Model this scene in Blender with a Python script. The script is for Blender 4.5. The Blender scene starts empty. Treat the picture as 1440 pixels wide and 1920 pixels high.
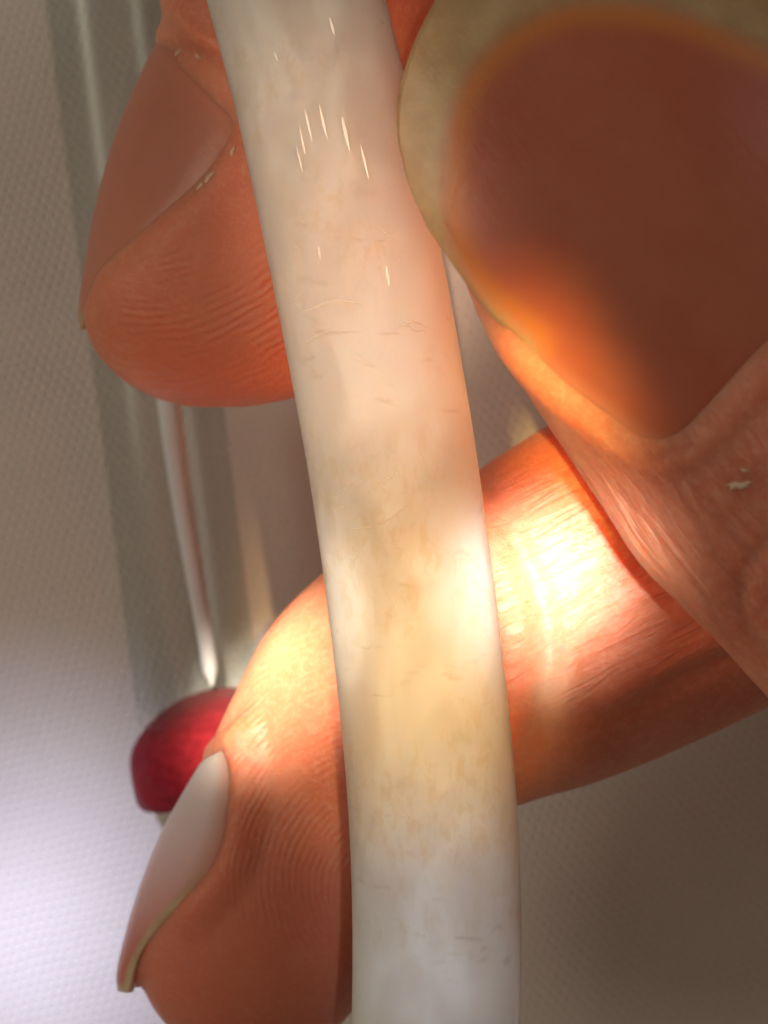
import bpy, bmesh, math, random
import numpy as np
from mathutils import Vector, kdtree

random.seed(4)
rng = np.random.default_rng(7)
scene = bpy.context.scene

# ------------------------------------------------------------------ camera
K = 0.0286          # millimetres per photo pixel in the plane of the bangle
D = 150.0           # camera height above that plane, mm
cam_data = bpy.data.cameras.new('camera')
cam = bpy.data.objects.new('camera', cam_data)
scene.collection.objects.link(cam)
cam.location = (0, 0, D * 0.001)
cam.rotation_euler = (0, 0, 0)                 # looks straight down, +Y is up in the picture
cam_data.sensor_fit = 'HORIZONTAL'
cam_data.sensor_width = 36.0
cam_data.lens = 36.0 * D / (1440 * K)
cam_data.clip_start = 0.002
cam_data.clip_end = 10.0
cam_data.dof.use_dof = True
cam_data.dof.focus_distance = (D - 2.0) * 0.001
cam_data.dof.aperture_fstop = 76.0
scene.camera = cam
scene.render.resolution_x = 768
scene.render.resolution_y = 1024


def P(px, py, z):
    """photo pixel at height z (mm) -> world mm"""
    f = K * (D - z) / D
    return np.array([(px - 720) * f, (960 - py) * f, z], float)


# ------------------------------------------------------------------ world and lamps
world = bpy.data.worlds.new('World')
scene.world = world
world.use_nodes = True
bg = world.node_tree.nodes['Background']
bg.inputs['Color'].default_value = (1.0, 0.80, 0.60, 1)
bg.inputs['Strength'].default_value = 0.145


def aim(o, target):
    d = Vector(target) - o.location
    o.rotation_euler = d.to_track_quat('-Z', 'Y').to_euler()


def spot(name, target_mm, direction, dist, power, radius_mm, blend, color, soft):
    l = bpy.data.lights.new(name, 'SPOT')
    l.energy = power
    l.color = color
    l.spot_size = 2 * math.atan(radius_mm * 0.001 / dist)
    l.spot_blend = blend
    l.shadow_soft_size = soft
    o = bpy.data.objects.new(name, l)
    scene.collection.objects.link(o)
    d = Vector(direction).normalized()
    t = Vector([c * 0.001 for c in target_mm])
    o.location = t - d * dist
    aim(o, t)
    return o


def area(name, loc, target, sx, sy, power, color):
    l = bpy.data.lights.new(name, 'AREA')
    l.shape = 'RECTANGLE'
    l.size = sx
    l.size_y = sy
    l.energy = power
    l.color = color
    o = bpy.data.objects.new(name, l)
    scene.collection.objects.link(o)
    o.location = loc
    aim(o, target)
    return o


# added close lamp: warm light thrown up from below against the underside of the thumb
spot('thumb_glow_fill', P(1120, 640, 3), (0.0, -0.78, 0.62), 0.055, 1.7, 8.0, 0.9,
     (1.0, 0.72, 0.38), 0.004)
# added frontal amber spots, in place of glow through the thumb's thin edge
for rx_, ry_ in ((978, 668), (1030, 755), (1085, 838)):
    spot('amber_rim_fill', P(rx_, ry_, 8), (0.12, -0.10, -0.98), 0.5, 11.5, 3.0, 1.0, (1.0, 0.62, 0.17), 0.002)
# added spots imitating bounce off the sunlit finger: pad above it, upper bangle
spot('bounce_fill_fingertip', P(450, 720, -7), (0.0, 0.45, -0.88), 0.5, 8.0, 6.5, 1.0, (1.0, 0.76, 0.50), 0.01)
for bx_, by_, pw_ in ((590, 130, 8.0), (655, 420, 13.0), (705, 720, 13.0)):
    spot('bounce_fill_bangle', P(bx_, by_, 2), (0.0, 0.20, -0.97), 0.5, pw_, 6.6, 1.0, (1.0, 0.66, 0.44), 0.004)
# low sun passing left of the bangle, onto the end of the lower finger
spot('sun_beside_bangle', P(470, 1220, -7), (0.04, -0.24, -0.96), 0.5, 92.0, 6.4, 1.0,
     (1.0, 0.87, 0.66), 0.003)
# sun through the gap between bangle and thumb: the hottest spot on the lower finger
spot('sun_through_gap', P(1030, 1062, -5), (0.02, -0.02, -0.99), 0.5, 66.0, 4.2, 1.0,
     (1.0, 0.93, 0.82), 0.002)
# its wider, weaker edge that also brushes the side of the thumb
spot('sun_beside_thumb', P(1020, 1095, -5), (0.0, -0.02, -0.99), 0.5, 30.0, 6.7, 1.0,
     (1.0, 0.90, 0.74), 0.002)
# added warm spots standing in for the inner glow of the middle bangle
for bx_, by_, pw_ in ((790, 1060, 9.0), (795, 1325, 21.0)):
    spot('bangle_glow_fill', P(bx_, by_, 0), (-0.10, -0.10, -0.98), 0.5, pw_, 6.9, 1.0, (1.0, 0.62, 0.25), 0.006)
# added cool spots, as skylight on the lower end of the bangle
for bx_, by_, pw_ in ((812, 1640, 4.2), (818, 1880, 5.5)):
    spot('sky_fill', P(bx_, by_, 1), (-0.12, 0.02, -0.99), 0.5, pw_, 5.4, 1.0, (0.90, 0.90, 1.0), 0.004)
# patch of sun on the cloth, lower left
spot('sun_patch', P(10, 1740, -38), (0.16, -0.34, -0.92), 0.5, 15.0, 14.5, 0.75,
     (0.70, 0.73, 1.0), 0.010)
# tall window to the upper left
area('window', (-0.34, 0.08, 0.26), (-0.01, 0.02, -0.03), 0.24, 0.08, 0.42, (1.0, 0.89, 0.70))

# added soft lamp, upper right, to give the thumb nail a sheen
area('nail_sheen_fill', (0.22, 0.20, 0.30), (0.01, 0.01, 0.0), 0.16, 0.16, 0.10, (1.0, 0.93, 0.86))

scene.cycles.max_bounces = 6
scene.cycles.diffuse_bounces = 3
scene.cycles.glossy_bounces = 3
scene.cycles.transmission_bounces = 4
scene.cycles.caustics_reflective = False
scene.cycles.caustics_refractive = False

vs = scene.view_settings
vs.view_transform = 'Standard'
vs.look = 'None'
vs.exposure = 0.08
vs.gamma = 1.0
vs.use_curve_mapping = False

# ------------------------------------------------------------------ helpers


def catmull(pts, n):
    """pts (m,k) -> n samples of a centripetal-ish Catmull-Rom through them, plus parameter"""
    p = np.asarray(pts, float)
    m = len(p)
    ext = np.vstack([2 * p[0] - p[1], p, 2 * p[-1] - p[-2]])
    t = np.linspace(0, m - 1, n)
    i = np.minimum(t.astype(int), m - 2)
    f = (t - i)[:, None]
    p0, p1, p2, p3 = ext[i], ext[i + 1], ext[i + 2], ext[i + 3]
    return 0.5 * (2 * p1 + (p2 - p0) * f + (2 * p0 - 5 * p1 + 4 * p2 - p3) * f ** 2
                  + (3 * p1 - p0 - 3 * p2 + p3) * f ** 3)


def sstep(a, b, x):
    t = np.clip((x - a) / (b - a), 0, 1)
    return t * t * (3 - 2 * t)


def mesh_obj(name, verts_mm, faces, mat=None, parent=None, smooth=True):
    me = bpy.data.meshes.new(name)
    me.from_pydata([tuple(v * 0.001) for v in np.asarray(verts_mm, float)], [], faces)
    me.update()
    if smooth:
        me.shade_smooth()
    o = bpy.data.objects.new(name, me)
    scene.collection.objects.link(o)
    if mat:
        me.materials.append(mat)
    if parent:
        o.parent = parent
    return o


def tag(o, label, cat, group=None, kind=None):
    if kind:
        o['kind'] = kind
    if label:
        o['label'] = label
    if cat:
        o['category'] = cat
    if group:
        o['group'] = group


def set_attr(o, name, values):
    a = o.data.attributes.new(name, 'FLOAT', 'POINT')
    a.data.foreach_set('value', np.asarray(values, np.float32))


class NT:
    """small node-tree writer"""

    def __init__(self, name):
        self.m = bpy.data.materials.new(name)
        self.m.use_nodes = True
        self.t = self.m.node_tree
        self.n = self.t.nodes
        self.bsdf = self.n['Principled BSDF']
        self.out = self.n['Material Output']
        self._tc = None

    def new(self, typ, **kw):
        nd = self.n.new(typ)
        for k, v in kw.items():
            setattr(nd, k, v)
        return nd

    def link(self, a, b):
        self.t.links.new(a, b)

    def obj(self):
        if self._tc is None:
            self._tc = self.new('ShaderNodeTexCoord').outputs['Object']
        return self._tc

    def mapping(self, loc=(0, 0, 0), rot=(0, 0, 0), scale=(1, 1, 1), typ='POINT'):
        m = self.new('ShaderNodeMapping', vector_type=typ)
        self.link(self.obj(), m.inputs['Vector'])
        m.inputs['Location'].default_value = loc
        m.inputs['Rotation'].default_value = rot
        m.inputs['Scale'].default_value = scale
        return m.outputs['Vector']

    def noise(self, vec, scale, detail=3, rough=0.55, dist=0.0):
        nd = self.new('ShaderNodeTexNoise')
        self.link(vec, nd.inputs['Vector'])
        nd.inputs['Scale'].default_value = scale
        nd.inputs['Detail'].default_value = detail
        nd.inputs['Roughness'].default_value = rough
        nd.inputs['Distortion'].default_value = dist
        return nd.outputs['Fac']

    def math(self, op, a, b=None, c=None, clamp=False):
        nd = self.new('ShaderNodeMath', operation=op)
        nd.use_clamp = clamp
        for i, v in enumerate((a, b, c)):
            if v is None:
                continue
            if isinstance(v, (int, float)):
                nd.inputs[i].default_value = v
            else:
                self.link(v, nd.inputs[i])
        return nd.outputs[0]

    def remap(self, v, a, b, c=0.0, d=1.0):
        nd = self.new('ShaderNodeMapRange', interpolation_type='SMOOTHSTEP')
        self.link(v, nd.inputs['Value'])
        for k, x in zip(('From Min', 'From Max', 'To Min', 'To Max'), (a, b, c, d)):
            nd.inputs[k].default_value = x
        return nd.outputs['Result']

    def mix(self, fac, a, b):
        nd = self.new('ShaderNodeMix', data_type='RGBA')
        if isinstance(fac, (int, float)):
            nd.inputs[0].default_value = fac
        else:
            self.link(fac, nd.inputs[0])
        for i, v in ((6, a), (7, b)):
            if isinstance(v, tuple):
                nd.inputs[i].default_value = (*v, 1)
            else:
                self.link(v, nd.inputs[i])
        return nd.outputs[2]

    def attr(self, name):
        return self.new('ShaderNodeAttribute', attribute_name=name).outputs['Fac']

    def bump(self, h, strength=1.0, dist=0.0001):
        b = self.new('ShaderNodeBump')
        b.inputs['Strength'].default_value = strength
        b.inputs['Distance'].default_value = dist
        self.link(h, b.inputs['Height'])
        self.link(b.outputs['Normal'], self.bsdf.inputs['Normal'])
        return b

    def set(self, **kw):
        for k, v in kw.items():
            self.bsdf.inputs[k.replace('_', ' ')].default_value = v


# ------------------------------------------------------------------ materials
def mat_cloth():
    t = NT('white_honeycomb_cloth')
    # honeycomb of small raised rings: distance to the nearest point of a hexagonal lattice
    pitch = 0.00068
    sep = t.new('ShaderNodeSeparateXYZ')
    mp = t.mapping(rot=(0, 0, math.radians(-14)))
    warp = t.new('ShaderNodeTexNoise')
    t.link(mp, warp.inputs['Vector'])
    warp.inputs['Scale'].default_value = 260.0
    sub = t.new('ShaderNodeVectorMath', operation='MULTIPLY_ADD')
    t.link(warp.outputs['Color'], sub.inputs[0])
    sub.inputs[1].default_value = (0.0004, 0.0004, 0)
    t.link(mp, sub.inputs[2])
    t.link(sub.outputs[0], sep.inputs[0])
    x, y = sep.outputs['X'], sep.outputs['Y']

    def lattice(ox, oy):
        w, h = pitch, pitch * math.sqrt(3)
        dx = t.math('SUBTRACT', t.math('FRACT', t.math('ADD', t.math('DIVIDE', x, w), ox)), 0.5)
        dy = t.math('MULTIPLY', t.math('SUBTRACT', t.math('FRACT', t.math('ADD', t.math('DIVIDE', y, h), oy)), 0.5), math.sqrt(3))
        return t.math('SQRT', t.math('ADD', t.math('MULTIPLY', dx, dx), t.math('MULTIPLY', dy, dy)))
    d = t.math('MINIMUM', lattice(0, 0), lattice(0.5, 0.5))
    ridge = t.remap(d, 0.26, 0.50)
    fib = t.noise(t.obj(), 9000, 3)
    h = t.math('ADD', ridge, t.math('MULTIPLY', fib, 0.25))
    t.bump(t.math('ADD', t.math('MULTIPLY', h, t.remap(t.noise(t.obj(), 120, 3), 0.3, 0.7, 0.6, 1.0)), t.math('MULTIPLY', t.noise(t.obj(), 420, 5, 0.65), 1.2)), 0.6, 0.00014)
    big = t.noise(t.obj(), 55, 3)
    tone = t.mix(big, (0.67, 0.615, 0.575), (0.79, 0.74, 0.70))
    col = t.mix(t.math('MULTIPLY', ridge, 0.7), t.mix(0.18, tone, (0.42, 0.38, 0.36)), tone)
    t.link(col, t.bsdf.inputs['Base Color'])
    t.set(Roughness=0.85, Sheen_Weight=0.15)
    return t.m


def mat_skin():
    t = NT('skin')
    # colour: blood-rich mottling under the surface
    n1 = t.noise(t.obj(), 150, 4)
    n2 = t.noise(t.obj(), 2200, 4, 0.65)
    c = t.mix(t.remap(n1, 0.3, 0.7), (0.54, 0.158, 0.085), (0.62, 0.225, 0.13))
    c = t.mix(t.math('MULTIPLY', t.remap(n2, 0.42, 0.68), 0.28), c, (0.72, 0.38, 0.27))
    c = t.mix(t.math('MULTIPLY', t.attr('palmar_shade'), 0.55), c, (0.54, 0.135, 0.07))
    c = t.mix(t.math('MULTIPLY', t.attr('callus'), 0.7), c, (0.80, 0.60, 0.45))
    t.link(c, t.bsdf.inputs['Base Color'])
    t.set(Roughness=0.43, Subsurface_Weight=1.0, Subsurface_Scale=0.0022,
          Specular_IOR_Level=0.45)
    t.bsdf.inputs['Subsurface Radius'].default_value = (1.0, 0.40, 0.20)
    t.bsdf.subsurface_method = 'RANDOM_WALK'

    def rings(center_px, z, pitch, warp=0.00012):
        cx = P(*center_px, z) * 0.001
        m = t.mapping(loc=tuple(-cx))
        nz = t.new('ShaderNodeTexNoise')
        t.link(t.obj(), nz.inputs['Vector'])
        nz.inputs['Scale'].default_value = 420
        nz.inputs['Detail'].default_value = 2
        v = t.new('ShaderNodeVectorMath', operation='MULTIPLY_ADD')
        t.link(nz.outputs['Color'], v.inputs[0])
        v.inputs[1].default_value = (warp * 4,) * 3
        t.link(m, v.inputs[2])
        ln = t.new('ShaderNodeVectorMath', operation='LENGTH')
        t.link(v.outputs[0], ln.inputs[0])
        return t.math('SINE', t.math('MULTIPLY', ln.outputs['Value'], 2 * math.pi / pitch))
    r_i = t.math('MULTIPLY', rings((330, 300), -10, 0.00036), t.attr('m_index'))
    r_m = t.math('MULTIPLY', rings((775, 1650), -8, 0.00038), t.attr('m_middle'))
    gap = t.remap(t.noise(t.obj(), 700, 2), 0.35, 0.6)
    ridges = t.math('MULTIPLY', t.math('ADD', r_i, r_m), t.math('MULTIPLY', gap, 0.30))

    def stretched(angle, across, along, lo, hi):
        m = t.mapping(rot=(0, 0, math.radians(angle)), typ='TEXTURE')
        s = t.new('ShaderNodeVectorMath', operation='MULTIPLY')
        t.link(m, s.inputs[0])
        s.inputs[1].default_value = (along, across, across * 0.6)
        n = t.noise(s.outputs[0], 1.0, 4, 0.6, 0.6)
        return t.remap(n, lo, hi)
    w_t = t.math('MULTIPLY', stretched(-53, 2700, 190, 0.36, 0.62), t.attr('m_thumb'))
    w_p = t.math('MULTIPLY', stretched(28, 1500, 230, 0.34, 0.60), t.attr('m_phalanx'))
    wr = t.math('ADD', t.math('MULTIPLY', w_t, 2.0), t.math('MULTIPLY', w_p, 1.3))
    pores = t.math('MULTIPLY', t.noise(t.obj(), 4200, 4, 0.65), 0.8)
    h = t.math('ADD', t.math('ADD', ridges, wr), pores)
    t.bump(h, 0.75, 0.00009)
    return t.m


def mat_nail():
    t = NT('fingernail')
    stri = t.noise(t.mapping(scale=(1, 1, 1)), 500, 3)
    bed = t.mix(stri, (0.46, 0.135, 0.08), (0.54, 0.185, 0.115))
    bed = t.mix(t.math('MULTIPLY', t.remap(t.noise(t.obj(), 120, 2), 0.35, 0.65), 0.35), bed, (0.44, 0.085, 0.05))
    bed = t.mix(t.math('MULTIPLY', t.attr('band'), 0.75), bed, (0.66, 0.26, 0.07))
    bed = t.mix(t.math('MULTIPLY', t.attr('side'), 0.6), bed, (0.68, 0.34, 0.25))
    sunlit_moon = t.mix(t.attr('sunlit_moon'), bed, (0.92, 0.83, 0.81))
    free = t.mix(t.remap(t.noise(t.obj(), 420, 5, 0.65), 0.35, 0.65), (0.45, 0.34, 0.18), (0.55, 0.43, 0.25))
    c = t.mix(t.attr('free'), sunlit_moon, free)
    t.link(c, t.bsdf.inputs['Base Color'])
    t.set(Roughness=0.30, Subsurface_Weight=0.7, Subsurface_Scale=0.0007, Specular_IOR_Level=0.35)
    t.bsdf.inputs['Subsurface Radius'].default_value = (1.0, 0.38, 0.17)
    mp = t.mapping(rot=(0, 0, math.radians(-52)), typ='TEXTURE')
    sc = t.new('ShaderNodeVectorMath', operation='MULTIPLY')
    t.link(mp, sc.inputs[0])
    sc.inputs[1].default_value = (60, 1500, 700)
    ridg = t.noise(sc.outputs[0], 1.0, 3, 0.5)
    t.bump(t.math('ADD', t.math('ADD', t.noise(t.obj(), 700, 4), t.math('MULTIPLY', ridg, 0.8)), t.math('MULTIPLY', t.noise(t.obj(), 4500, 2), 0.3)), 0.5, 0.00006)
    # the plate is thin horn: part of what lies under it shows through
    tr = t.new('ShaderNodeBsdfTransparent')
    tr.inputs['Color'].default_value = (1.0, 0.86, 0.74, 1)
    mx = t.new('ShaderNodeMixShader')
    t.link(t.remap(t.attr('free'), 0.0, 1.0, 0.20, 0.30), mx.inputs[0])
    t.link(t.bsdf.outputs[0], mx.inputs[1])
    t.link(tr.outputs[0], mx.inputs[2])
    t.link(mx.outputs[0], t.out.inputs['Surface'])
    return t.m


def mat_bangle():
    t = NT('milky_translucent_stone')
    clouds = t.noise(t.mapping(scale=(1.2, 0.6, 1)), 240, 5, 0.6, 1.0)
    cl = t.remap(clouds, 0.35, 0.7)
    fine = t.noise(t.mapping(rot=(0, 0, 0.30), scale=(1.0, 0.45, 1)), 1900, 5, 0.7, 0.5)
    grain_zone = t.remap(t.noise(t.mapping(loc=(0.004, 0.011, 0)), 110, 2), 0.42, 0.60)
    # short feathery cracks: broken cell borders, stretched across the band
    wob = t.new('ShaderNodeTexNoise')
    mp = t.mapping(rot=(0, 0, -0.22), scale=(0.42, 1.5, 1))
    t.link(mp, wob.inputs['Vector'])
    wob.inputs['Scale'].default_value = 900
    wob.inputs['Detail'].default_value = 4
    wv = t.new('ShaderNodeVectorMath', operation='MULTIPLY_ADD')
    t.link(wob.outputs['Color'], wv.inputs[0])
    wv.inputs[1].default_value = (0.0012, 0.0012, 0.0012)
    t.link(mp, wv.inputs[2])
    vo = t.new('ShaderNodeTexVoronoi', feature='DISTANCE_TO_EDGE')
    t.link(wv.outputs[0], vo.inputs['Vector'])
    vo.inputs['Scale'].default_value = 330
    crack = t.math('SUBTRACT', 1.0, t.remap(vo.outputs['Distance'], 0.0, 0.08))
    broken = t.remap(t.noise(t.mapping(scale=(1, 1.6, 1)), 420, 3), 0.54, 0.66)
    patch = t.remap(t.noise(t.mapping(loc=(0.002, 0.0, 0)), 105, 2), 0.46, 0.58)
    line = t.math('MULTIPLY', t.math('MULTIPLY', crack, broken), t.math('MULTIPLY', patch, 0.34))
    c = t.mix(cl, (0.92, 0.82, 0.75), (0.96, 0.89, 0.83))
    c = t.mix(t.math('MULTIPLY', t.remap(fine, 0.46, 0.64), t.math('MULTIPLY', grain_zone, 0.55)), c, (0.79, 0.64, 0.46))
    c = t.mix(line, c, (0.46, 0.38, 0.28))
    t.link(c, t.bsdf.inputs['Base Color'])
    t.set(Roughness=0.36, Subsurface_Weight=1.0, Subsurface_Scale=0.008, Specular_IOR_Level=0.32)
    t.bsdf.inputs['Subsurface Radius'].default_value = (1.0, 0.84, 0.66)
    refr = t.new('ShaderNodeBsdfRefraction')
    refr.inputs['Roughness'].default_value = 0.36
    refr.inputs['IOR'].default_value = 1.25
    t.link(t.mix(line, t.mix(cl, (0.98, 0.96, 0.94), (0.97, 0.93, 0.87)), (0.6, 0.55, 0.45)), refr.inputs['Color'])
    mx = t.new('ShaderNodeMixShader')
    t.link(t.remap(clouds, 0.3, 0.75, 0.48, 0.34), mx.inputs[0])
    t.link(t.bsdf.outputs[0], mx.inputs[1])
    t.link(refr.outputs[0], mx.inputs[2])
    t.link(mx.outputs[0], t.out.inputs['Surface'])
    t.bump(t.math('ADD', t.noise(t.obj(), 300, 2), t.math('MULTIPLY', fine, 0.25)), 0.25, 0.00012)
    return t.m


def mat_glass():
    t = NT('clear_thin_plastic')
    tr = t.new('ShaderNodeBsdfTransparent')
    tr.inputs['Color'].default_value = (0.94, 0.952, 0.952, 1)
    gl = t.new('ShaderNodeBsdfGlossy')
    gl.inputs['Roughness'].default_value = 0.30
    gl.inputs['Color'].default_value = (0.55, 0.58, 0.57, 1)
    mx = t.new('ShaderNodeMixShader')
    mx.inputs[0].default_value = 0.05
    t.link(tr.outputs[0], mx.inputs[1])
    t.link(gl.outputs[0], mx.inputs[2])
    t.link(mx.outputs[0], t.out.inputs['Surface'])
    return t.m


def mat_red():
    t = NT('red_felt')
    n = t.noise(t.obj(), 1600, 5, 0.7)
    t.link(t.mix(t.remap(n, 0.3, 0.7), (0.17, 0.008, 0.012), (0.27, 0.016, 0.024)), t.bsdf.inputs['Base Color'])
    t.set(Roughness=0.9, Sheen_Weight=0.1, Sheen_Roughness=0.5, Specular_IOR_Level=0.05)
    t.bump(t.noise(t.obj(), 5200, 4), 0.6, 0.00012)
    return t.m


def mat_glint():
    t = NT('bright_scratch')
    t.bsdf.inputs['Base Color'].default_value = (0.95, 0.93, 0.88, 1)
    t.set(Roughness=0.25, Specular_IOR_Level=0.9)
    return t.m


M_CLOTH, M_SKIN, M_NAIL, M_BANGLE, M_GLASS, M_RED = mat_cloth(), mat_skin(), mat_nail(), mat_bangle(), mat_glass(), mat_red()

# ------------------------------------------------------------------ cloth
CLOTH_Z = -40.0
xs = np.linspace(-170, 170, 341)
ys = np.linspace(-170, 170, 341)
X, Y = np.meshgrid(xs, ys)
Z = CLOTH_Z + 1.0 * np.sin((X * 0.8 + Y * 0.3) * 0.055 + 0.6) + 0.7 * np.sin((X * 0.2 - Y) * 0.07 + 1.0)
Z += 0.35 * np.sin(X * 0.21 + np.sin(Y * 0.09) * 2)
idx = np.arange(341 * 341).reshape(341, 341)
faces = np.stack([idx[:-1, :-1], idx[:-1, 1:], idx[1:, 1:], idx[1:, :-1]], -1).reshape(-1, 4).tolist()
cloth = mesh_obj('cloth', np.stack([X, Y, Z], -1).reshape(-1, 3), faces, M_CLOTH)
tag(cloth, 'white honeycomb-weave cloth spread out under the hand', 'cloth', kind='structure')


def cloth_z(x, y):
    return (CLOTH_Z + 1.0 * math.sin((x * 0.8 + y * 0.3) * 0.055 + 0.6) + 0.7 * math.sin((x * 0.2 - y) * 0.07 + 1.0)
            + 0.35 * math.sin(x * 0.21 + math.sin(y * 0.09) * 2))


# ------------------------------------------------------------------ bangle
def build_bangle():
    # left and right edge of the band, photo pixels
    L = [(230, -600), (300, -330), (350, -150), (387, 0), (440, 200), (490, 430), (540, 680), (585, 930), (625, 1230),
         (650, 1480), (660, 1700), (659, 1920), (650, 2150), (625, 2450)]
    R = [(575, -600), (640, -330), (688, -150), (724, 0), (775, 215), (822, 440), (866, 680), (902, 910), (943, 1230),
         (967, 1480), (977, 1700), (974, 1920), (962, 2150), (935, 2450)]
    L = catmull(L, 320)
    R = catmull(R, 320)
    n = 320
    # rounded cross-section: flat inside, softly domed outside, small worked corners
    sec = []
    m = 72
    for k in range(m):
        a = 2 * math.pi * k / m
        ca, sa = math.cos(a), math.sin(a)
        e = 0.62 if sa < 0 else 0.78
        x = math.copysign(abs(ca) ** e, ca)
        z = math.copysign(abs(sa) ** e, sa)
        sec.append((x, z * (3.1 if sa > 0 else 2.7)))
    verts, faces = [], []
    for i in range(n):
        mid = (L[i] + R[i]) / 2
        dy = (960 - mid[1]) * K
        zc = -dy * dy / 240.0
        pl, pr = P(*L[i], zc), P(*R[i], zc)
        c = (pl + pr) / 2
        u = (pr - pl) / 2
        tilt = 0.0016 * dy
        for (sx, sz) in sec:
            verts.append(c + u * sx + np.array([0, 0, sz - tilt * sx]))
    for i in range(n - 1):
        for k in range(m):
            k2 = (k + 1) % m
            faces.append((i * m + k, i * m + k2, (i + 1) * m + k2, (i + 1) * m + k))
    faces.append(tuple(range(m)))
    faces.append(tuple((n - 1) * m + k for k in reversed(range(m))))
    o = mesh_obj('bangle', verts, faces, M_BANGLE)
    bm = bmesh.new()
    bm.from_mesh(o.data)
    bmesh.ops.recalc_face_normals(bm, faces=bm.faces)
    bm.to_mesh(o.data)
    bm.free()
    o.data.shade_smooth()
    tag(o, 'milky translucent pale stone bangle glowing in the sun between the fingers', 'bangle')
    return o


bangle = build_bangle()

# ------------------------------------------------------------------ clear tube and red cap
def build_tube():
    A = P(180, -420, -30)
    A = P(150, -420, -33.5)
    B = P(380, 1378, -33.5)
    ax = (B - A)
    ln = np.linalg.norm(ax)
    ax /= ln
    side = np.cross(ax, [0, 0, 1.0])
    side /= np.linalg.norm(side)
    up = np.cross(side, ax)
    ro, ri, m = 4.15, 4.0, 64
    prof = [(ri, 0.6), (ri, ln - 2.6), (ri * 0.8, ln - 1.7), (ri * 0.4, ln - 1.3), (0.02, ln - 1.2)]
    outer = [(0.02, ln), (ro * 0.5, ln - 0.05), (ro * 0.85, ln - 0.5), (ro, ln - 1.6), (ro, ln * 0.66), (ro, ln * 0.33), (ro, 0.5), (ro - 0.04, 0.0), (ri + 0.02, 0.0), (ri, 0.6)]
    pts = prof + outer
    verts, faces = [], []
    for r, t in pts:
        bend = 1.6 * ((t / ln) ** 2 - (t / ln))
        for k in range(m):
            a = 2 * math.pi * k / m
            verts.append(A + ax * t + side * (r * math.cos(a) + 0 * bend) + up * r * math.sin(a))
    for i in range(len(pts) - 1):
        for k in range(m):
            k2 = (k + 1) % m
            faces.append((i * m + k, i * m + k2, (i + 1) * m + k2, (i + 1) * m + k))
    o = mesh_obj('glass_tube', verts, faces, M_GLASS)
    bm = bmesh.new()
    bm.from_mesh(o.data)
    bmesh.ops.remove_doubles(bm, verts=bm.verts, dist=1e-7)
    bmesh.ops.recalc_face_normals(bm, faces=bm.faces)
    bm.to_mesh(o.data)
    bm.free()
    o.data.shade_smooth()
    tag(o, 'blurred clear glass tube lying on the cloth behind the fingers', 'tube')
    return o


tube = build_tube()


def build_highlight_rod():  # pale rod added inside the tube to stand in for its highlight streak
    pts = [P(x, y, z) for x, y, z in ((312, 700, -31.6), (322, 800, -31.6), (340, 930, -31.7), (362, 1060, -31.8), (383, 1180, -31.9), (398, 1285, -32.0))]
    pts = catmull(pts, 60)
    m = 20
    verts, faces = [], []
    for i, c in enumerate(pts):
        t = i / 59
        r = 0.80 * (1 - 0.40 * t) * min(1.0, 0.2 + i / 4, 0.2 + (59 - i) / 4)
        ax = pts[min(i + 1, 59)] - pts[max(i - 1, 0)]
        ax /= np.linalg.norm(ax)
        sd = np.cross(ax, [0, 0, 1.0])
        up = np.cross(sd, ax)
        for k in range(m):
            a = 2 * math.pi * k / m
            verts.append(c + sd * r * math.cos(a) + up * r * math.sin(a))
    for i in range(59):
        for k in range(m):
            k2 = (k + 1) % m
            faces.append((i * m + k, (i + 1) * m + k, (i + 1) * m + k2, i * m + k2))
    t = NT('highlight_white')
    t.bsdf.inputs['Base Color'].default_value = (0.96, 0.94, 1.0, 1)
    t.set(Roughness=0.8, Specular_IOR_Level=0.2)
    mesh_obj('highlight_rod', verts, faces, t.m, tube)


build_highlight_rod()


def build_cap():
    c = P(395, 1432, -34.5)
    ax = np.array([-0.46, 0.80, 0.28])
    ax /= np.linalg.norm(ax)
    side = np.cross(ax, [0, 0, 1.0])
    side /= np.linalg.norm(side)
    up = np.cross(side, ax)
    prof = [(0.0, -0.5), (3.6, -0.4), (4.9, -0.3), (5.35, 0.1), (5.35, 0.8), (4.95, 2.0), (4.2, 3.1), (3.0, 3.9), (1.5, 4.35), (0.0, 4.45)]
    pr = catmull(prof, 46)
    m = 72
    verts, faces = [], []
    for r, t in pr:
        for k in range(m):
            a = 2 * math.pi * k / m
            rr = max(r, 0.01) * (1 + 0.018 * math.sin(5 * a + t) + 0.012 * math.sin(11 * a - 2 * t))
            verts.append(c + ax * t + side * rr * math.cos(a) + up * rr * math.sin(a))
    for i in range(len(pr) - 1):
        for k in range(m):
            k2 = (k + 1) % m
            faces.append((i * m + k, i * m + k2, (i + 1) * m + k2, (i + 1) * m + k))
    o = mesh_obj('red_cap', verts, faces, M_RED)
    bm = bmesh.new()
    bm.from_mesh(o.data)
    bmesh.ops.recalc_face_normals(bm, faces=bm.faces)
    bm.to_mesh(o.data)
    bm.free()
    tag(o, 'small dark red rounded felt cap at the lower end of the clear tube', 'cap')


build_cap()

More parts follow.
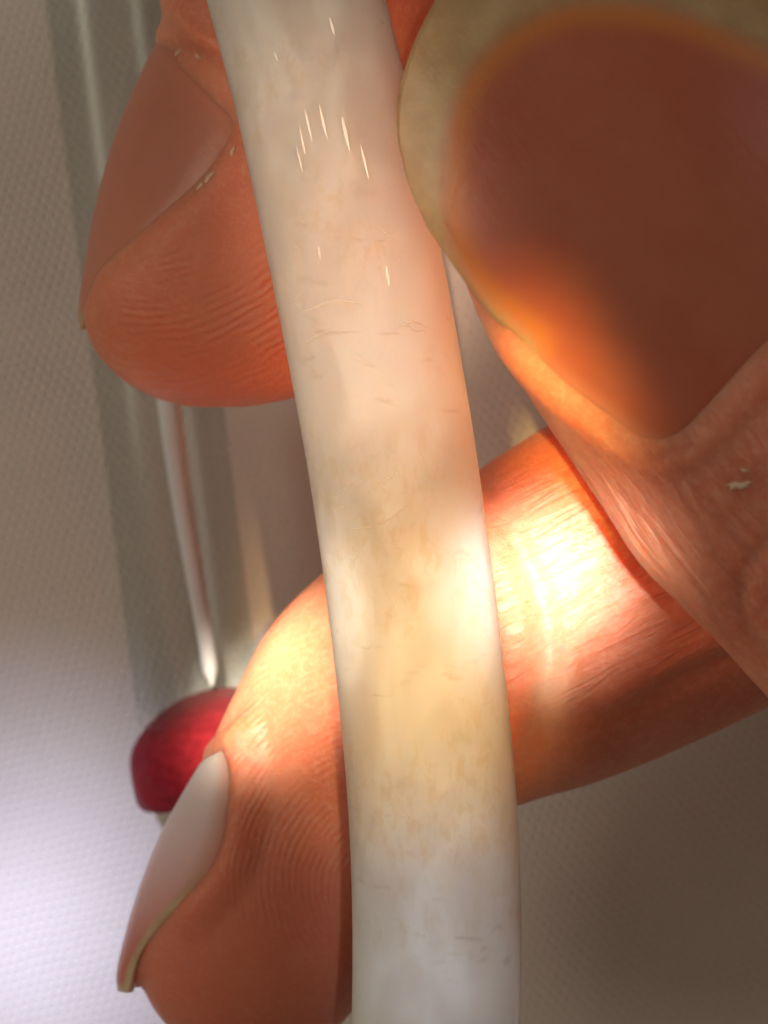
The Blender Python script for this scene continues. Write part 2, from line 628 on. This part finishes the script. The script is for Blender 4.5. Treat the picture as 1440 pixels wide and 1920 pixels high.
# ------------------------------------------------------------------ hand
# each finger: stations (left/upper outline point, right/lower outline point, height, half depth)
THUMB = [((2900, 1250), (2900, 350), 0, 13), ((2350, 1750), (2650, 900), 5, 12), ((1800, 1720), (2380, 1060), 8, 10),
         ((1440, 1308), (2110, 770), 9.4, 8.2), ((1220, 1082), (1910, 530), 9.4, 7.2), ((1130, 952), (1830, 410), 9.3, 6.9),
         ((1022, 790), (1730, 250), 9.2, 6.6), ((944, 672), (1640, 120), 9.0, 6.4), ((890, 575), (1550, 10), 8.7, 6.1),
         ((864, 500), (1450, -80), 8.3, 5.6), ((850, 415), (1340, -140), 8.0, 5.1), ((854, 300), (1220, -150), 7.7, 4.3),
         ((890, 180), (1120, -110), 7.5, 3.1), ((955, 80), (1045, -30), 7.4, 1.4)]
INDEX = [((2300, -100), (2300, -1000), -4, 12), ((1600, -600), (1500, -1300), -9, 10), ((900, -800), (1250, -1150), -11, 8.5),
         ((480, -480), (1010, -520), -12, 7.6), ((352, -200), (890, -190), -12.3, 7.2),
         ((300, 0), (822, 20), -12.4, 7.1), ((270, 110), (795, 130), -12.4, 7.1), ((216, 250), (770, 270), -12.4, 7.2),
         ((176, 400), (738, 410), -12.5, 7.2), ((153, 530), (702, 530), -12.6, 6.9), ((160, 620), (668, 630), -12.8, 6.2),
         ((203, 688), (625, 700), -13.0, 5.0), ((270, 738), (562, 742), -13.2, 3.4), ((352, 763), (470, 762), -13.4, 1.4)]
MIDDLE = [((2350, -50), (2500, 900), -3, 13), ((1950, 160), (2150, 960), -8, 10), ((1700, 350), (1900, 1060), -11, 9),
          ((1440, 540), (1655, 1222), -12.4, 8.2), ((1200, 690), (1440, 1325), -12.6, 7.9), ((1022, 800), (1245, 1415), -12.6, 7.8),
          ((905, 873), (1110, 1468), -12.7, 7.9), ((800, 940), (978, 1508), -12.8, 8.0), ((700, 1000), (890, 1575), -13.0, 8.1),
          ((592, 1085), (832, 1650), -13.3, 8.0), ((502, 1182), (795, 1702), -13.7, 7.7), ((440, 1300), (768, 1745), -14.1, 7.4),
          ((378, 1430), (745, 1785), -14.4, 7.2), ((305, 1580), (715, 1828), -14.7, 6.8), ((262, 1700), (682, 1870), -14.9, 6.2),
          ((255, 1800), (640, 1918), -15.1, 5.4), ((290, 1890), (590, 1960), -15.3, 4.2), ((360, 1960), (510, 1990), -15.5, 2.0)]
RING = [((2600, 300), (2700, 1100), -3, 12), ((2300, 700), (2500, 1350), -10, 9), ((2150, 1000), (2330, 1600), -17, 8),
        ((2200, 1300), (2500, 1800), -25, 7.6), ((2500, 1450), (2700, 1950), -27, 7), ((2750, 1600), (2850, 1850), -25, 5)]
PALM = [((2000, -900), (2500, 1300), -2, 9), ((2200, -1000), (2750, 1500), -2, 13), ((2700, -900), (3200, 1500), 0, 15),
        ((3300, -600), (3700, 1300), 0, 15), ((3900, -200), (4200, 1100), 0, 14), ((4700, 0), (4900, 1150), 0, 14), ((4950, 300), (5000, 900), 0, 8)]


def loft(stations, n, m, power=0.93):
    arr = catmull([[*a, *b, z, d] for a, b, z, d in stations], n)
    verts, faces, cents = [], [], []
    for row in arr:
        lx, ly, rx, ry, z, d = row
        d = max(d, 0.4)
        pl, pr = P(lx, ly, z), P(rx, ry, z)
        c, u = (pl + pr) / 2, (pr - pl) / 2
        cents.append((c, np.linalg.norm(u), d))
        for k in range(m):
            a = 2 * math.pi * k / m
            ca, sa = math.cos(a), math.sin(a)
            x = math.copysign(abs(ca) ** power, ca)
            zz = math.copysign(abs(sa) ** power, sa)
            verts.append(c + u * x + np.array([0, 0, d * zz]))
    for i in range(n - 1):
        for k in range(m):
            k2 = (k + 1) % m
            faces.append((i * m + k, i * m + k2, (i + 1) * m + k2, (i + 1) * m + k))
    faces.append(tuple(range(m)))
    faces.append(tuple((n - 1) * m + k for k in reversed(range(m))))
    return verts, faces, cents


FINGERS = {}
allv, allf = [], []
for nm, st in (('thumb', THUMB), ('index', INDEX), ('middle', MIDDLE), ('ring', RING), ('palm', PALM)):
    v, f, c = loft(st, 140, 72)
    FINGERS[nm] = c
    off = len(allv)
    allv += v
    allf += [tuple(i + off for i in q) for q in f]
raw = bpy.data.meshes.new('raw_hand')
raw.from_pydata([tuple(v) for v in allv], [], allf)          # millimetres for the remesher
bm = bmesh.new()
bm.from_mesh(raw)
bmesh.ops.recalc_face_normals(bm, faces=bm.faces)
bm.to_mesh(raw)
bm.free()
tmp = bpy.data.objects.new('raw_hand', raw)
scene.collection.objects.link(tmp)
md = tmp.modifiers.new('remesh', 'REMESH')
md.mode = 'VOXEL'
md.voxel_size = 0.31
sm = tmp.modifiers.new('smooth', 'SMOOTH')
sm.factor = 0.5
sm.iterations = 8
dg = bpy.context.evaluated_depsgraph_get()
ev = tmp.evaluated_get(dg)
hm = bpy.data.meshes.new_from_object(ev)
bpy.data.objects.remove(tmp)
nv = len(hm.vertices)
co = np.empty(nv * 3)
hm.vertices.foreach_get('co', co)
co = co.reshape(-1, 3)


def to_px(v):
    f = K * (D - v[:, 2]) / D
    return np.stack([720 + v[:, 0] / f, 960 - v[:, 1] / f], -1)


# ---- nails: rows from the cuticle to the free edge, each an arc through front edge, ridge and back edge
NAILS = {
    'index': dict(
        F=[(462, 232, -5.7), (440, 280, -5.6), (388, 345, -5.9), (285, 430, -6.9), (200, 502, -9.2), (166, 566, -11.0), (155, 612, -12.0)],
        M=[(300, 65, -12.2), (262, 140, -12.3), (216, 250, -12.4), (176, 395, -12.5), (154, 520, -12.7), (147, 575, -12.9), (149, 618, -13.0)],
        B=[(462, 220, -19.2), (440, 270, -19.2), (390, 330, -19.0), (285, 420, -18.2), (205, 495, -16.4), (170, 560, -15.0), (157, 612, -14.0)],
        free=0.84, sunlit_moon=0.0),
    'middle': dict(
        F=[(420, 1395, -8.6), (434, 1440, -8.0), (436, 1530, -7.8), (404, 1632, -8.2), (318, 1712, -9.8), (262, 1785, -11.6), (238, 1862, -13.2)],
        M=[(384, 1418, -14.4), (352, 1470, -14.5), (302, 1560, -14.7), (262, 1660, -14.9), (232, 1760, -15.1), (218, 1825, -15.2), (220, 1858, -15.3)],
        B=[(430, 1400, -20.4), (440, 1445, -20.8), (440, 1530, -20.8), (410, 1630, -20.6), (330, 1710, -19.6), (272, 1785, -18.2), (244, 1860, -16.8)],
        free=0.70, sunlit_moon=1.0),
}


def build_nail_grid(spec, nu=61, nw=41):
    F = catmull(spec['F'], nu)
    Mm = catmull(spec['M'], nu)
    B = catmull(spec['B'], nu)
    G = np.zeros((nu, nw, 3))
    for i in range(nu):
        a, m_, b = P(*F[i]), P(*Mm[i]), P(*B[i])
        ctrl = 2 * m_ - 0.5 * (a + b)
        for j in range(nw):
            t = j / (nw - 1)
            # fuller than a parabola: nail flat on top, bent at the sides
            q = (1 - t) ** 2 * a + 2 * t * (1 - t) * ctrl + t * t * b
            G[i, j] = q
    return G


# thumb nail: patch bounded by four curves in the picture, domed across the thumb's axis
TN_LAT = [(1240, 838), (1188, 826), (1125, 782), (1052, 728), (962, 638), (902, 575), (852, 502), (800, 425)]
TN_FREE = [(800, 425), (762, 335), (744, 235), (753, 150), (790, 50), (860, -60), (990, -170), (1170, -240), (1330, -245)]
TN_RLAT = [(1790, 330), (1720, 200), (1640, 80), (1540, -40), (1450, -150), (1330, -245)]
TN_CUT = [(1240, 838), (1296, 812), (1368, 740), (1450, 655), (1560, 570), (1680, 460), (1790, 330)]


def thumb_front(px, py):
    # axis through the thumb, picture direction up-left
    o = np.array([1375.0, 520.0])
    ax = np.array([-0.62, -0.785])
    pr = np.array([0.785, -0.62])
    d = np.array([px, py]) - o
    s, w = d @ ax, d @ pr
    zc = 15.6 - 2.6 * max(0.0, (s - 60) / 560.0) ** 2 - 0.3 * max(0.0, (-s) / 300) ** 2
    return zc - 6.0 * (1 - math.sqrt(max(0.05, 1 - min(abs(w) / 478.0, 0.97) ** 2)))


def build_thumb_nail(nu=81, nw=81):
    c0 = catmull(TN_CUT, nw)      # v=0
    c1 = catmull(TN_FREE, nw)     # v=1
    d0 = catmull(TN_LAT, nu)      # u=0
    d1 = catmull(TN_RLAT, nu)     # u=1
    G = np.zeros((nu, nw, 3))
    for i in range(nu):
        v = i / (nu - 1)
        for j in range(nw):
            u = j / (nw - 1)
            p = ((1 - v) * c0[j] + v * c1[j] + (1 - u) * d0[i] + u * d1[i]
                 - ((1 - u) * (1 - v) * c0[0] + u * (1 - v) * c0[-1] + (1 - u) * v * c1[0] + u * v * c1[-1]))
            G[i, j] = P(p[0], p[1], thumb_front(p[0], p[1]))
    return G


def grid_normals(G, ref):
    du = np.gradient(G, axis=0)
    dv = np.gradient(G, axis=1)
    n = np.cross(du, dv)
    n /= np.linalg.norm(n, axis=-1, keepdims=True) + 1e-12
    s = np.sign((n * (G - ref)).sum(-1).mean())
    return n * s


def conform(co, G, N, fold_h, fold_w):
    """press the flesh just under the nail and raise a soft fold round its sides and cuticle"""
    nu, nw = G.shape[:2]
    flat, fn = G.reshape(-1, 3), N.reshape(-1, 3)
    kd = kdtree.KDTree(nu * nw)
    for i, p in enumerate(flat):
        kd.insert(Vector(p), i)
    kd.balance()
    # side and cuticle border, densely sampled
    bi = [i * nw for i in range(nu - 1, 0, -1)] + list(range(nw)) + [i * nw + nw - 1 for i in range(1, nu)]
    bp, bv, bn = [], [], []
    for a, b in zip(bi[:-1], bi[1:]):
        for f in np.linspace(0, 1, 6, endpoint=False):
            bp.append(flat[a] * (1 - f) + flat[b] * f)
            bn.append(fn[a] * (1 - f) + fn[b] * f)
            bv.append((a // nw) / (nu - 1) * (1 - f) + (b // nw) / (nu - 1) * f)
    kb = kdtree.KDTree(len(bp))
    for i, p in enumerate(bp):
        kb.insert(Vector(p), i)
    kb.balance()
    lo, hi = flat.min(0) - 4, flat.max(0) + 4
    cand = np.where(((co > lo) & (co < hi)).all(1))[0]
    new = co.copy()
    for vi in cand:
        v = Vector(co[vi])
        _, i, dist = kd.find(v)
        if dist > 4.0:
            continue
        r, c = divmod(i, nw)
        interior = (0 < c < nw - 1) and r > 0
        _, j, _ = kb.find(v)
        if interior:
            n, base, prox = fn[i], flat[i], r / (nu - 1)
            off = (co[vi] - base) @ n
            fl = co[vi] - n * off
            sd = -np.linalg.norm(fl - bp[j])
        else:
            n, base, prox = bn[j] / np.linalg.norm(bn[j]), bp[j], bv[j]
            off = (co[vi] - base) @ n
            sd = math.sqrt(max(0.0, ((co[vi] - base) ** 2).sum() - off * off))
        if off < -3.0:
            continue
        if r >= nu - 2 and interior:
            if off > -0.4:
                new[vi] = co[vi] + n * (-0.4 - off)
            continue
        fade = 1.0 if prox < 0.6 else max(0.0, 1 - (prox - 0.6) / 0.3)
        if sd <= 0:
            h = -0.16 * sstep(0.0, 0.45, -sd) + 0.08 * (1 - sstep(0.0, 0.3, -sd)) * fade
            w = 1.0
        else:
            h = 0.08 * fade + (fold_h * fade) * math.exp(-((sd - 0.6 * fold_w) / (0.6 * fold_w)) ** 2)
            w = (1 - sstep(0.5 * fold_w, 2.4 * fold_w, sd))
            w *= 1 - float(sstep(0.5, 0.8, prox))
        new[vi] = co[vi] + n * (h - off) * w
    return new


grids = {}
for nm in ('index', 'middle'):
    grids[nm] = build_nail_grid(NAILS[nm])
grids['thumb'] = build_thumb_nail()
refs = {'index': P(480, 420, -12.5), 'middle': P(540, 1620, -14.5), 'thumb': P(1375, 520, 4)}
norms = {k: grid_normals(grids[k], refs[k]) for k in grids}
co = conform(co, grids['index'], norms['index'], 0.22, 0.8)
co = conform(co, grids['middle'], norms['middle'], 0.22, 0.8)
co = conform(co, grids['thumb'], norms['thumb'], 0.42, 1.3)

# soften the flesh along the nail borders
ne = len(hm.edges)
ed = np.empty(ne * 2, int)
hm.edges.foreach_get('vertices', ed)
ed = ed.reshape(-1, 2)
near = np.zeros(nv)
for nm in grids:
    G = grids[nm]
    bd = np.vstack([G[:, 0], G[0], G[:, -1]])
    lo, hi = bd.min(0) - 2, bd.max(0) + 2
    cand = np.where(((co > lo) & (co < hi)).all(1))[0]
    kb = kdtree.KDTree(len(bd))
    for i, p in enumerate(bd):
        kb.insert(Vector(p), i)
    kb.balance()
    for vi in cand:
        d = kb.find(Vector(co[vi]))[2]
        near[vi] = max(near[vi], 1 - float(sstep(0.5, 1.6, d)))
deg = np.bincount(ed.ravel(), minlength=nv).astype(float)
for _ in range(7):
    acc = np.zeros_like(co)
    for k in range(3):
        acc[:, k] = np.bincount(ed[:, 0], co[ed[:, 1], k], nv) + np.bincount(ed[:, 1], co[ed[:, 0], k], nv)
    co += (acc / deg[:, None] - co) * (0.6 * near)[:, None]

# ---- flexion creases and folds as real relief (picture polylines on the camera side of the hand)
hm.vertices.foreach_set('co', co.ravel())
hm.update()
no = np.empty(nv * 3)
hm.vertex_normals.foreach_get('vector', no)
no = no.reshape(-1, 3)
px = to_px(co)


def poly_dist(p, poly):
    poly = catmull(poly, 60)
    d = np.full(len(p), 1e9)
    for a, b in zip(poly[:-1], poly[1:]):
        ab = b - a
        t = np.clip(((p - a) @ ab) / (ab @ ab), 0, 1)
        d = np.minimum(d, np.linalg.norm(p - (a + t[:, None] * ab), axis=1))
    return d


def which_finger():
    best = np.full(nv, 1e9)
    fid = np.zeros(nv, int)
    for k, nm in enumerate(('thumb', 'index', 'middle', 'ring', 'palm')):
        kd = kdtree.KDTree(len(FINGERS[nm]))
        C = np.array([c for c, _, _ in FINGERS[nm]])
        Wd = np.array([max(a, 2.0) for _, a, _ in FINGERS[nm]])
        d = np.full(nv, 1e9)
        for s in range(0, len(C), 2):
            dd = np.linalg.norm(co - C[s], axis=1) / Wd[s]
            d = np.minimum(d, dd)
        m = d < best
        fid[m] = k
        best[m] = d[m]
    return fid


fid = which_finger()
front = no[:, 2] > -0.35


def crease(poly, width, depth, f):
    global co
    m = (fid == f) & front & (px[:, 0] > -200) & (px[:, 0] < 1700) & (px[:, 1] > -300) & (px[:, 1] < 2100)
    d = np.full(nv, 1e9)
    d[m] = poly_dist(px[m], poly)
    w = np.exp(-(d / width) ** 2)
    co += no * (depth * w)[:, None]


MID, IDX, THM = 2, 1, 0
crease([(905, 905), (965, 1010), (1015, 1120), (1030, 1230), (1015, 1330), (975, 1440), (930, 1530)], 24, -0.44, MID)
crease([(880, 950), (930, 1080), (960, 1200), (965, 1320), (945, 1430)], 50, 0.38, MID)
crease([(1070, 1170), (1062, 1260), (1040, 1340)], 24, 0.22, MID)
crease([(1150, 1320), (1230, 1260), (1330, 1205), (1430, 1170)], 30, 0.26, MID)
crease([(1120, 1345), (1180, 1320), (1300, 1262), (1420, 1215)], 22, -0.22, MID)
for k in range(5):
    y0 = 1035 + k * 38
    crease([(990 + 12 * k, y0 + 40), (1090, y0 - 4), (1180, y0 - 40), (1290, y0 - 80)], 8, -0.075, MID)
crease([(268, 112), (330, 95), (395, 108), (430, 150)], 16, -0.22, IDX)
crease([(262, 86), (330, 66), (405, 82)], 20, 0.16, IDX)
# thumb: folds running from the nail corner along the side
for a, b, c_, d_ in (((1215, 850), (1245, 960), (1300, 1090), (1390, 1230)), ((1180, 850), (1215, 970), (1275, 1110), (1380, 1260)),
                     ((1240, 850), (1290, 950), (1350, 1060), (1440, 1170)), ((1150, 860), (1190, 985), (1250, 1110), (1350, 1240)),
                     ((1265, 870), (1330, 950), (1390, 1020), (1470, 1090))):
    crease([a, b, c_, d_], 9, -0.10, THM)
crease([(1150, 812), (1200, 846), (1232, 858), (1290, 830)], 13, -0.22, THM)
crease([(1440, 1010), (1400, 1060), (1385, 1120), (1400, 1180), (1450, 1230)], 14, -0.22, THM)
crease([(1470, 1040), (1430, 1090), (1425, 1150), (1460, 1200)], 22, 0.18, THM)

hm.vertices.foreach_set('co', (co * 0.001).ravel())
hm.update()
hm.shade_smooth()
hm.name = 'hand'
hand = bpy.data.objects.new('hand', hm)
scene.collection.objects.link(hand)
hm.materials.clear()
hm.materials.append(M_SKIN)
tag(hand, 'bare hand pinching the pale bangle with thumb and two fingers', 'hand')

# masks for skin relief
def blob(cx, cy, r0, r1, f):
    d = np.hypot(px[:, 0] - cx, px[:, 1] - cy)
    return np.where((fid == f) & front, 1 - sstep(r0, r1, d), 0.0)


set_attr(hand, 'm_index', np.maximum(blob(430, 660, 150, 330, IDX), 0))
set_attr(hand, 'm_middle', np.maximum(blob(580, 1480, 200, 420, MID), 0))
set_attr(hand, 'm_thumb', np.maximum(blob(1290, 1080, 200, 420, THM), 0))
set_attr(hand, 'm_phalanx', np.maximum(blob(1130, 1100, 160, 340, MID), 0))
pal = np.maximum(blob(450, 600, 120, 330, IDX), blob(480, 1800, 120, 380, MID))
set_attr(hand, 'palmar_shade', pal)  # redder finger pads; the middle fingertip's shade is painted in too
cal = np.where((fid == MID) & front, np.exp(-(np.where((fid == MID), np.hypot((px[:, 0] - 1035) / 40, (px[:, 1] - 1290) / 90), 9)) ** 2), 0)
set_attr(hand, 'callus', cal)


def finish_nail(nm, label, free_v, sunlit_moon):
    G, N = grids[nm], norms[nm]
    nu, nw = G.shape[:2]
    th = 0.30
    top = G.copy()
    # thin the plate down into the fold at cuticle and sides
    e_ = np.minimum(np.minimum(np.arange(nw), nw - 1 - np.arange(nw))[None, :] / (nw - 1) * 1.0, np.ones((nu, 1)))
    e_ = np.minimum(e_, (np.arange(nu) / (nu - 1))[:, None])
    dip = 0.16 * (1 - sstep(0.0, 0.045, e_)) * (1 - sstep(0.72, 0.9, (np.arange(nu) / (nu - 1)))[:, None])
    top = top - N * dip[..., None]
    bot = G - N * (th + dip[..., None])
    verts = np.vstack([top.reshape(-1, 3), bot.reshape(-1, 3)])
    n = nu * nw
    faces = []
    for i in range(nu - 1):
        for j in range(nw - 1):
            a, b, c, d = i * nw + j, i * nw + j + 1, (i + 1) * nw + j + 1, (i + 1) * nw + j
            faces.append((a, b, c, d))
            faces.append((n + d, n + c, n + b, n + a))
    rim = [j for j in range(nw)] + [i * nw + nw - 1 for i in range(1, nu)] + [(nu - 1) * nw + j for j in range(nw - 2, -1, -1)] + [i * nw for i in range(nu - 2, 0, -1)]
    for a, b in zip(rim, rim[1:] + rim[:1]):
        faces.append((b, a, n + a, n + b))
    o = mesh_obj('fingernail', verts, faces, M_NAIL, hand)
    bm = bmesh.new()
    bm.from_mesh(o.data)
    bmesh.ops.recalc_face_normals(bm, faces=bm.faces)
    bm.to_mesh(o.data)
    bm.free()
    o.data.shade_smooth()
    vv = np.repeat(np.linspace(0, 1, nu), nw).reshape(nu, nw)
    uu = np.tile(np.linspace(0, 1, nw), nu).reshape(nu, nw)
    if nm == 'thumb':
        q = to_px(G.reshape(-1, 3))
        edge = catmull([(1000, 640), (905, 560), (850, 470), (832, 370), (838, 260), (868, 160), (930, 80), (1020, 25), (1130, 5),
                        (1270, 25), (1400, 75), (1500, 130), (1600, 230)], 90)
        inside = np.zeros(len(q), bool)
        poly = np.vstack([edge, [(1800, 400), (1500, 900), (1100, 900)]])
        x, y = q[:, 0], q[:, 1]
        for a, b in zip(poly, np.roll(poly, -1, 0)):
            c = ((a[1] > y) != (b[1] > y)) & (x < (b[0] - a[0]) * (y - a[1]) / (b[1] - a[1] + 1e-9) + a[0])
            inside ^= c
        d = poly_dist(q, edge)
        fr = sstep(-22, 26, np.where(inside, -d, d))
        mo = np.zeros(n)
        ins = np.where(inside, d, -d)
        band = np.exp(-((ins - 18) / 26) ** 2)
        side = 1 - sstep(0.0, 0.13, uu.ravel())
    else:
        e = np.minimum(uu, 1 - uu)
        if nm == 'middle':
            # yellowish strip where the plate leaves the flesh along its side and end
            fr = np.maximum(sstep(free_v - 0.15, free_v + 0.06, vv) * sstep(0.13, 0.07, e), sstep(0.93, 0.99, vv))
            fr = np.maximum(fr, sstep(0.44, 0.60, vv) * sstep(0.10, 0.05, e))
        else:
            fr = sstep(free_v, free_v + 0.08, vv) * 0.8
        mo = 0.85 * sunlit_moon * sstep(0.8, 0.1, vv) * sstep(-0.02, 0.12, e)  # lunula stretched down the plate: sunlight painted into its pale tone
        fr, mo = fr.ravel(), mo.ravel()
        band = np.zeros(n)
        side = np.full(n, 0.7 if nm == 'index' else 0.3)
    set_attr(o, 'free', np.concatenate([fr, fr]))
    set_attr(o, 'sunlit_moon', np.concatenate([mo, mo]))
    set_attr(o, 'band', np.concatenate([band, band]))
    set_attr(o, 'side', np.concatenate([side, side]))
    o['label'] = label
    return o


finish_nail('thumb', 'broad thumb nail with olive translucent free edge', 0, 0)
finish_nail('index', 'shaded pink nail seen from its side', NAILS['index']['free'], 0.0)
finish_nail('middle', 'pale sunlit nail with yellowish edge', NAILS['middle']['free'], 1.0)

# ------------------------------------------------------------------ small scratches in the stone, their glint put into pale slivers
M_GLINT = mat_glint()
SCR = [((616, 14), (626, 50), 7), ((511, 82), (518, 102), 5), ((570, 196), (584, 258), 6), ((597, 186), (613, 255), 7), ((640, 208), (655, 276), 9),
       ((560, 228), (571, 284), 5), ((676, 264), (692, 332), 6), ((553, 262), (566, 318), 4), ((724, 494), (730, 536), 6), ((596, 458), (600, 484), 4)]
dg = bpy.context.evaluated_depsgraph_get()
for a, b, w in SCR:
    pa, pb = P(*a, 3.0), P(*b, 3.0)
    nseg, ring = 9, 6
    verts, faces = [], []
    ax = (pb - pa) / np.linalg.norm(pb - pa)
    sd = np.cross(ax, [0, 0, 1.0])
    for i in range(nseg):
        t = i / (nseg - 1)
        c = pa + (pb - pa) * t
        hit, loc, nrm, _ = bangle.ray_cast(Vector((c[0] * 0.001, c[1] * 0.001, 0.05)), Vector((0, 0, -1)))
        zz = loc.z * 1000 if hit else 2.5
        r = max(0.004, 0.5 * w * K * math.sin(math.pi * t) ** 0.7)
        for k in range(ring):
            ang = 2 * math.pi * k / ring
            verts.append(np.array([c[0], c[1], zz]) + sd * r * math.cos(ang) + np.array([0, 0, 0.012 + 0.02 * math.sin(ang)]))
    for i in range(nseg - 1):
        for k in range(ring):
            k2 = (k + 1) % ring
            faces.append((i * ring + k, (i + 1) * ring + k, (i + 1) * ring + k2, i * ring + k2))
    mesh_obj('scratch', verts, faces, M_GLINT, bangle)

# ------------------------------------------------------------------ hair-thin cracks in the stone
crk = NT('crack_in_stone')
crk.bsdf.inputs['Base Color'].default_value = (0.74, 0.65, 0.53, 1)
crk.set(Roughness=0.5)
CR = [[(556, 590), (590, 572), (636, 570), (690, 575)], [(572, 640), (600, 622), (640, 612)], [(664, 668), (690, 684), (706, 690)],
      [(742, 618), (770, 608), (806, 614)], [(748, 606), (775, 618), (800, 622)], [(640, 996), (690, 990), (735, 974), (772, 950)],
      [(618, 936), (650, 905), (684, 888)], [(700, 912), (730, 900), (748, 896)], [(702, 432), (722, 438), (742, 438)],
      [(545, 452), (560, 470), (566, 492)], [(655, 1052), (664, 1056), (676, 1050)], [(668, 1208), (686, 1212), (702, 1204)],
      [(738, 500), (752, 470), (760, 452)], [(552, 560), (566, 536), (570, 512)], [(618, 962), (640, 950), (660, 948)], [(746, 1530), (760, 1534), (770, 1530)]]
for ci, pl in enumerate(CR):
    pts = catmull(pl, 26)
    nrm_ = np.random.default_rng(ci)
    pts[:, 1] += np.cumsum(nrm_.normal(0, 1.6, 26))
    verts, faces, ring = [], [], 5
    for i, (qx, qy) in enumerate(pts):
        t = i / 25
        c = P(qx, qy, 3.0)
        hit, loc, nrm, _ = bangle.ray_cast(Vector((c[0] * 0.001, c[1] * 0.001, 0.05)), Vector((0, 0, -1)))
        zz = loc.z * 1000 if hit else 2.5
        r = 0.036 * math.sin(math.pi * (0.04 + 0.92 * t)) * (0.6 + 0.5 * nrm_.random()) + 0.006
        for k in range(ring):
            a = 2 * math.pi * k / ring
            verts.append(np.array([c[0], c[1] + r * math.cos(a), zz + 0.004 + 0.008 * math.sin(a)]))
    for i in range(25):
        for k in range(ring):
            k2 = (k + 1) % ring
            faces.append((i * ring + k, (i + 1) * ring + k, (i + 1) * ring + k2, i * ring + k2))
    mesh_obj('crack', verts, faces, crk.m, bangle)

# ------------------------------------------------------------------ flakes of dry skin on the hand
flake = NT('dry_skin')
flake.bsdf.inputs['Base Color'].default_value = (0.60, 0.42, 0.30, 1)
flake.set(Roughness=0.6)
FL = [(1388, 909, 20, 6, 4), (1396, 882, 8, 3, -8), (1374, 914, 6, 4, 30), (392, 332, 15, 5, 38), (376, 348, 11, 4, 48),
      (436, 284, 10, 4, 72), (335, 98, 18, 3, 6), (372, 106, 10, 3, -20)]
for fx, fy, rx, ry, ang in FL:
    c = P(fx, fy, 10)
    org = Vector((0, 0, D * 0.001))
    dr = (Vector(P(fx, fy, 0) * 0.001) - org).normalized()
    hit, loc, nrm, _ = hand.ray_cast(org, dr)
    if not hit:
        continue
    nv_ = np.array(nrm)
    base = np.array(loc) * 1000
    xa = np.array([math.cos(math.radians(ang)), math.sin(math.radians(ang)), 0])
    xa = xa - nv_ * (xa @ nv_)
    xa /= np.linalg.norm(xa)
    ya = np.cross(nv_, xa)
    m = 12
    vt, fc = [], []
    for lay, (sc, hh) in enumerate(((1.0, -0.02), (0.9, 0.06), (0.35, 0.10))):
        for k in range(m):
            a = 2 * math.pi * k / m
            q = sc * (1 + 0.3 * math.sin(3 * a + fx) + 0.2 * math.sin(5 * a + fy))
            vt.append(base + xa * rx * K * q * math.cos(a) + ya * ry * K * q * math.sin(a) + nv_ * hh)
    for lay in range(2):
        for k in range(m):
            k2 = (k + 1) % m
            fc.append((lay * m + k, lay * m + k2, (lay + 1) * m + k2, (lay + 1) * m + k))
    fc.append(tuple(2 * m + k for k in range(m)))
    mesh_obj('skin_flake', vt, fc, flake.m, hand)
